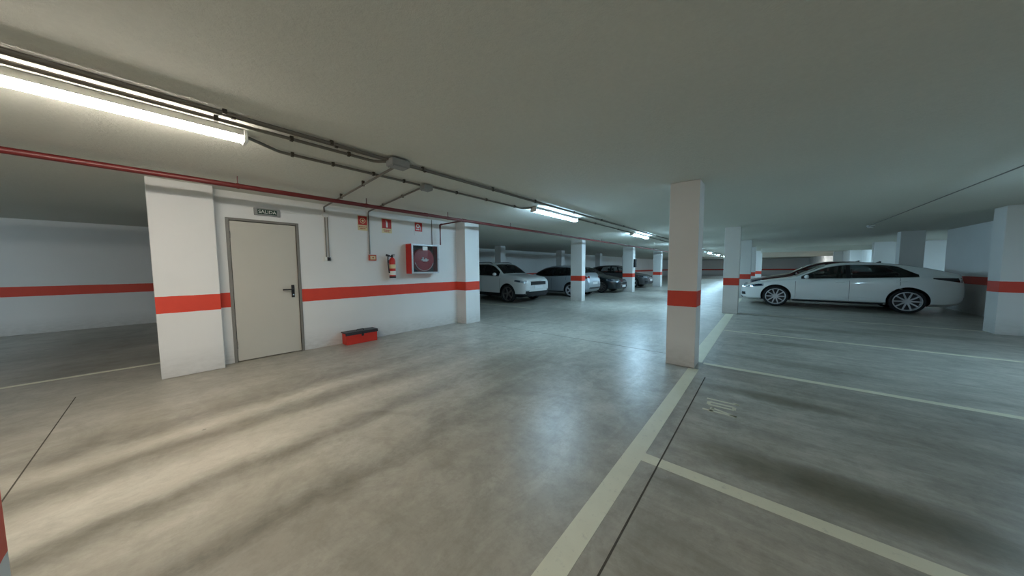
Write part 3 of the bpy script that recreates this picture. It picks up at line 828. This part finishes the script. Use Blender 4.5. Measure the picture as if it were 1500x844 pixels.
        # door seams
        for k, sx_ in enumerate(sp['seams']):
            lo, hi = sh.bot(sx_)+.09, sh.sh(sx_)-.0
            if k == 2: lo = .78
            rows = [[(x, sy*(sh.side(x, lo+(hi-lo)*j/10)+.0025), lo+(hi-lo)*j/10) for j in range(11)] for x in (sx_-.004, sx_+.004)]
            obj('door_seam', thick(gridpatch(rows), .006, (0, sy, 0)), M_black, root)
        # door handles
        for hx in (sp['seams'][1]-.20, sp['seams'][2]+.02 if kind is SALOON else sp['seams'][2]-.15):
            z = sh.sh(hx)-.10; y = sh.side(hx, z)
            obj('door_handle', T(bend([(hx-.09, sy*(y-.005), z), (hx-.08, sy*(y+.03), z), (hx+.08, sy*(y+.03), z+.006), (hx+.09, sy*(y-.005), z+.006)], .02), .011, 8), body_mat, root, True)
        # mirror
        mxx = w0+.14; z = sh.sh(mxx)+.075; y = sh.side(mxx, sh.sh(mxx)+.02)
        bmm = bmesh.new(); bmesh.ops.create_icosphere(bmm, subdivisions=3, radius=1)
        for v in bmm.verts: v.co = Vector((mxx-.01+v.co.x*(.075 if v.co.x < 0 else .04), sy*(y+.13+v.co.y*.10), z+v.co.z*.068))
        mo = obj('side_mirror', bmm, body_mat, root, True)
        obj('mirror_foot', T([(mxx+.01, sy*(y-.01), z-.06), (mxx, sy*(y+.08), z-.03)], .022, 8), M_black, mo, True)
        # head and tail lamps wrapped on the corners
        for nm, (a, b, z0, z1), m in (('headlamp', sp['head'], M_lens), ('tail_lamp', sp['tail'], tailm or M_tail)):
            rows = []
            for i in range(9):
                x = a+(b-a)*i/8; t = i/8
                if nm == 'headlamp': lo, hi = z0+.07*t, z1+.045*t-.03*max(0, t-.6)
                else: lo, hi = z0+.06*(1-t)+0, z1-.0*(1-t)
                if nm == 'tail_lamp': lo = min(z0+.11*(1-t), hi-.015)
                rows.append([(x, sy*(sh.side(x, lo+(hi-lo)*k/4)+.005), lo+(hi-lo)*k/4) for k in range(5)])
            lp = obj(nm, thick(gridpatch(rows), .02, (0, sy, 0)), m, root, True)
            if nm == 'headlamp':
                rows = []
                for i in range(5):
                    x = a+(b-a)*(.42+.5*i/4); t = (x-a)/(b-a); lo, hi = z0+.07*t+.022, z1+.045*t-.012
                    rows.append([(x, sy*(sh.side(x, lo+(hi-lo)*k/3)+.008), lo+(hi-lo)*k/3) for k in range(4)])
                obj('lamp_insert', thick(gridpatch(rows), .004, (0, sy, 0)), M_lensd, lp, True)
        if sp['roofb']:
            pts = [(x, sy*(sh.wr(x)-.03), sh.top(x)-.015) for x in [1.95+i*.17 for i in range(11)]]
            pts = [(pts[0][0], pts[0][1], pts[0][2]-.02)]+[(p[0], p[1], p[2]+.03) for p in pts]+[(pts[-1][0], pts[-1][1], pts[-1][2]-.02)]
            obj('roof_rail', T(pts, .013, 8), M_black, root, True)
    for (a, b, nm) in ((*sp['ws'], 'windscreen'), (*sp['rw'], 'rear_window')):
        a -= .015; b += .015
        rows = [[(a+(b-a)*i/10, y, sh.roof(a+(b-a)*i/10, y)+.004) for y in [(sh.wr(a+(b-a)*i/10)-.062)*(k/6-1) for k in range(13)]] for i in range(11)]
        obj(nm, gridpatch(rows), glass, root, True)
    # front: grille, lower intake, plate, fog lamps ; rear: plate, bumper strip
    def endpatch(nm, y0, y1, z0, z1, m, front=True, off=.006, th=.02, ny=8, nz=4, parent=root):
        rows = []
        for i in range(ny+1):
            y = y0+(y1-y0)*i/ny
            rows.append([(sh.end(y, z0+(z1-z0)*k/nz, front)+(-off if front else off), y, z0+(z1-z0)*k/nz) for k in range(nz+1)])
        return obj(nm, thick(gridpatch(rows), th, (-1 if front else 1, 0, 0)), m, parent, True)
    h0, h1 = sp['head'][2], sp['head'][3]
    gz1 = h1-.02 if kind is not SALOON else .60
    gz0 = gz1-.16
    hw_ = .50 if kind is not SALOON else .40
    g = endpatch('grille', -hw_, hw_, gz0, gz1, M_black)
    endpatch('grille_bar', -hw_, hw_, gz1-.022, gz1, M_chrome, off=.014, th=.01, nz=1, parent=g)
    endpatch('grille_bar', -hw_*.9, hw_*.9, gz0, gz0+.02, M_chrome, off=.014, th=.01, nz=1, parent=g)
    endpatch('lower_intake', -.48, .48, sh.bot(.1)+.06, sh.bot(.1)+.17, M_black)
    for sy in (-1, 1): endpatch('fog_lamp', sy*.60, sy*.76, sh.bot(.1)+.12, sh.bot(.1)+.22, M_black, ny=4, nz=2)
    if kind is SUV:
        endpatch('bumper_cladding', -.74, .74, sh.bot(.1)+.0, sh.bot(.1)+.19, M_black, off=.010, ny=12)
        for sy in (-1, 1): endpatch('fog_lamp_rim', sy*.57, sy*.79, sh.bot(.1)+.235, sh.bot(.1)+.255, M_chrome, ny=4, nz=1)
    bm = B(-.025, -.015, -.26, .26, gz0-.13, gz0-.02, .002)
    xo = sh.end(.26, gz0-.07) if True else 0
    for v in bm.verts: v.co.x += xo-.005
    obj('number_plate', bm, M_plate, root)
    zp = sp['tail'][2]-.16; xe = sh.end(.26, zp, False)
    bm = B(xe+.002, xe+.014, -.26, .26, zp-.055, zp+.055, .002); obj('number_plate', bm, M_plate, root)
    endpatch('rear_bumper_strip', -.55, .55, sh.bot(L-.1)+.10, sh.bot(L-.1)+.17, M_black, False)
    # wheels
    for wx in sp['wx']:
        for sy in (-1, 1):
            wt = obj('wheel', lathe(bmesh.new(), [(R-.08, -.095), (R-.03, -.105), (R-.006, -.09), (R, -.06), (R, .06), (R-.006, .09), (R-.03, .105), (R-.08, .095)], 40, 'Y', close=False), M_rubber, root, True)
            wt.location = (wx, sy*.80, R)
            bmw = bmesh.new(); o = sy*.10; r1 = R-.075
            lathe(bmw, [(r1+.006, o*.6), (r1+.006, o*1.02), (r1-.012, o*1.05), (r1-.02, o*.8), (r1-.022, -o*.2)], 40, 'Y', close=False)
            ns = 10 if sp['rim'] == 'multi' else 5
            for k in range(ns):
                a = 2*PI*(k+.5*(k % 2)*0)/ns
                ws_ = .020 if ns == 10 else .034
                c, s_ = math.cos(a), math.sin(a)
                def q(r, t, y): return (r*c-t*s_, y, r*s_+t*c)
                p = [q(.04, -ws_, o*.78), q(r1-.008, -ws_*.75, o*1.0), q(r1-.008, ws_*.75, o*1.0), q(.04, ws_, o*.78)]
                prism(bmw, p, (0, -sy, 0), .022)
            lathe(bmw, [(0, o*.84), (.05, o*.84), (.055, o*.70), (.055, o*.4)], 24, 'Y')
            obj('rim', bmw, rim_mat, wt, True)
            bd = lathe(bmesh.new(), [(0, o*.30), (.15, o*.30), (.15, o*.18)], 28, 'Y'); lathe(bd, [(r1-.02, 0), (.0, 0)], 28, 'Y', close=False)
            obj('brake_disc', bd, M_lid, wt, True)
    # cabin
    if seats:
        for y in (-.36, .36):
            bm = B(2.15, 2.62, y-.25, y+.25, .50, .64, .05); box(bm, 2.55, 2.70, y-.24, y+.24, .60, 1.08, .05); box(bm, 2.62, 2.71, y-.12, y+.12, 1.10, 1.25, .03)
            obj('front_seat', bm, M_seat, root, True)
        bm = B(3.0, 3.45, -.62, .62, .50, .66, .05); box(bm, 3.40, 3.56, -.62, .62, .62, 1.06, .05)
        obj('rear_seat', bm, M_seat, root, True)
        bm = B(c0+.02, c0+.38, -.66, .66, .56, .86, .04)
        obj('dashboard', bm, M_black, root, True)
        bm = bmesh.new(); tube(bm, [(1.98-.05*math.sin(a), .36+.18*math.cos(a), .92+.17*math.sin(a)) for a in [2*PI*i/24 for i in range(25)]], .014, 6)
        obj('steering_wheel', bm, M_black, root, True)
    if kind is SALOON:
        x = 3.30
        bmf = bmesh.new(); prism(bmf, [(x-.09, -.008, sh.top(x)-.005), (x+.05, -.008, sh.top(x)-.008), (x+.05, -.008, sh.top(x)+.045), (x+.02, -.008, sh.top(x)+.045)], (0, 1, 0), .016)
        obj('roof_antenna', bmf, M_black, root)
        # front bumper lower lip
        endpatch('bumper_lip', -.70, .70, sh.bot(.1)+.01, sh.bot(.1)+.035, M_black, th=.03)
    return root

make_car(SALOON, M_cwhite, (-.63, 14.32, 0), 0, 'white saloon car parked side on at the right, its nose behind a column', 'saloon_car', tailm=M_taild)
make_car(SALOON, M_cred, (-.72, 17.35, 0), 0, 'dark burgundy car behind the white saloon, only its bonnet and roof line showing', 'saloon_car', scale=(1.04, 1, 1.05))
make_car(SUV, M_cwhite2, (-6.83, 9.62, 0), PI, 'white SUV facing the aisle, partly hidden by the pillar beside the hose cabinet', 'suv_car', rim_mat=M_alloyd, clad=.36)
make_car(HATCH, M_csilver, (-10.25, 13.0, 0), 0, 'silver hatchback parked behind a column, its tail towards the aisle', 'hatchback_car')
make_car(SALOON, M_cnavy, (-5.75, 16.0+.0, 0), PI, 'dark green black saloon facing the aisle', 'saloon_car', scale=(.96, .96, .98), rim_mat=M_alloyd)
make_car(HATCH, M_cgrey, (-5.75, 21.0, 0), PI, 'dark grey hatchback far down the left side, beyond the column with the black box', 'hatchback_car', scale=(1.03, 1, 1.04))
# ------------------------------------------------------------------ camera
cam = bpy.data.cameras.new('camera'); co = bpy.data.objects.new('camera', cam); COL.objects.link(co)
f, yaw, pit, rol = 432.922208, .706711144, .0662242067, -.00713459605
fwd = Vector((-math.sin(yaw)*math.cos(pit), math.cos(yaw)*math.cos(pit), -math.sin(pit)))
right = Vector((math.cos(yaw), math.sin(yaw), 0)); up = right.cross(fwd)
r2 = right*math.cos(rol)+up*math.sin(rol); u2 = r2.cross(fwd)
mw = Matrix((r2, u2, -fwd)).transposed().to_4x4(); mw.translation = (0, 0, EYE)
co.matrix_world = mw
cam.sensor_fit = 'HORIZONTAL'; cam.sensor_width = 36; cam.lens = 36*f/1500
cam.clip_start = .05; cam.clip_end = 200
sc = bpy.context.scene
sc.camera = co
w = bpy.data.worlds.new('world'); sc.world = w; w.use_nodes = True
w.node_tree.nodes['Background'].inputs[0].default_value = (.02, .02, .02, 1)
sc.view_settings.view_transform = 'Standard'; sc.view_settings.look = 'None'; sc.view_settings.gamma = 1
sc.view_settings.use_curve_mapping = False
sc.view_settings.exposure = 1.68
sc.cycles.max_bounces = 10; sc.cycles.diffuse_bounces = 6; sc.cycles.transparent_max_bounces = 16
sc.cycles.sample_clamp_indirect = 6
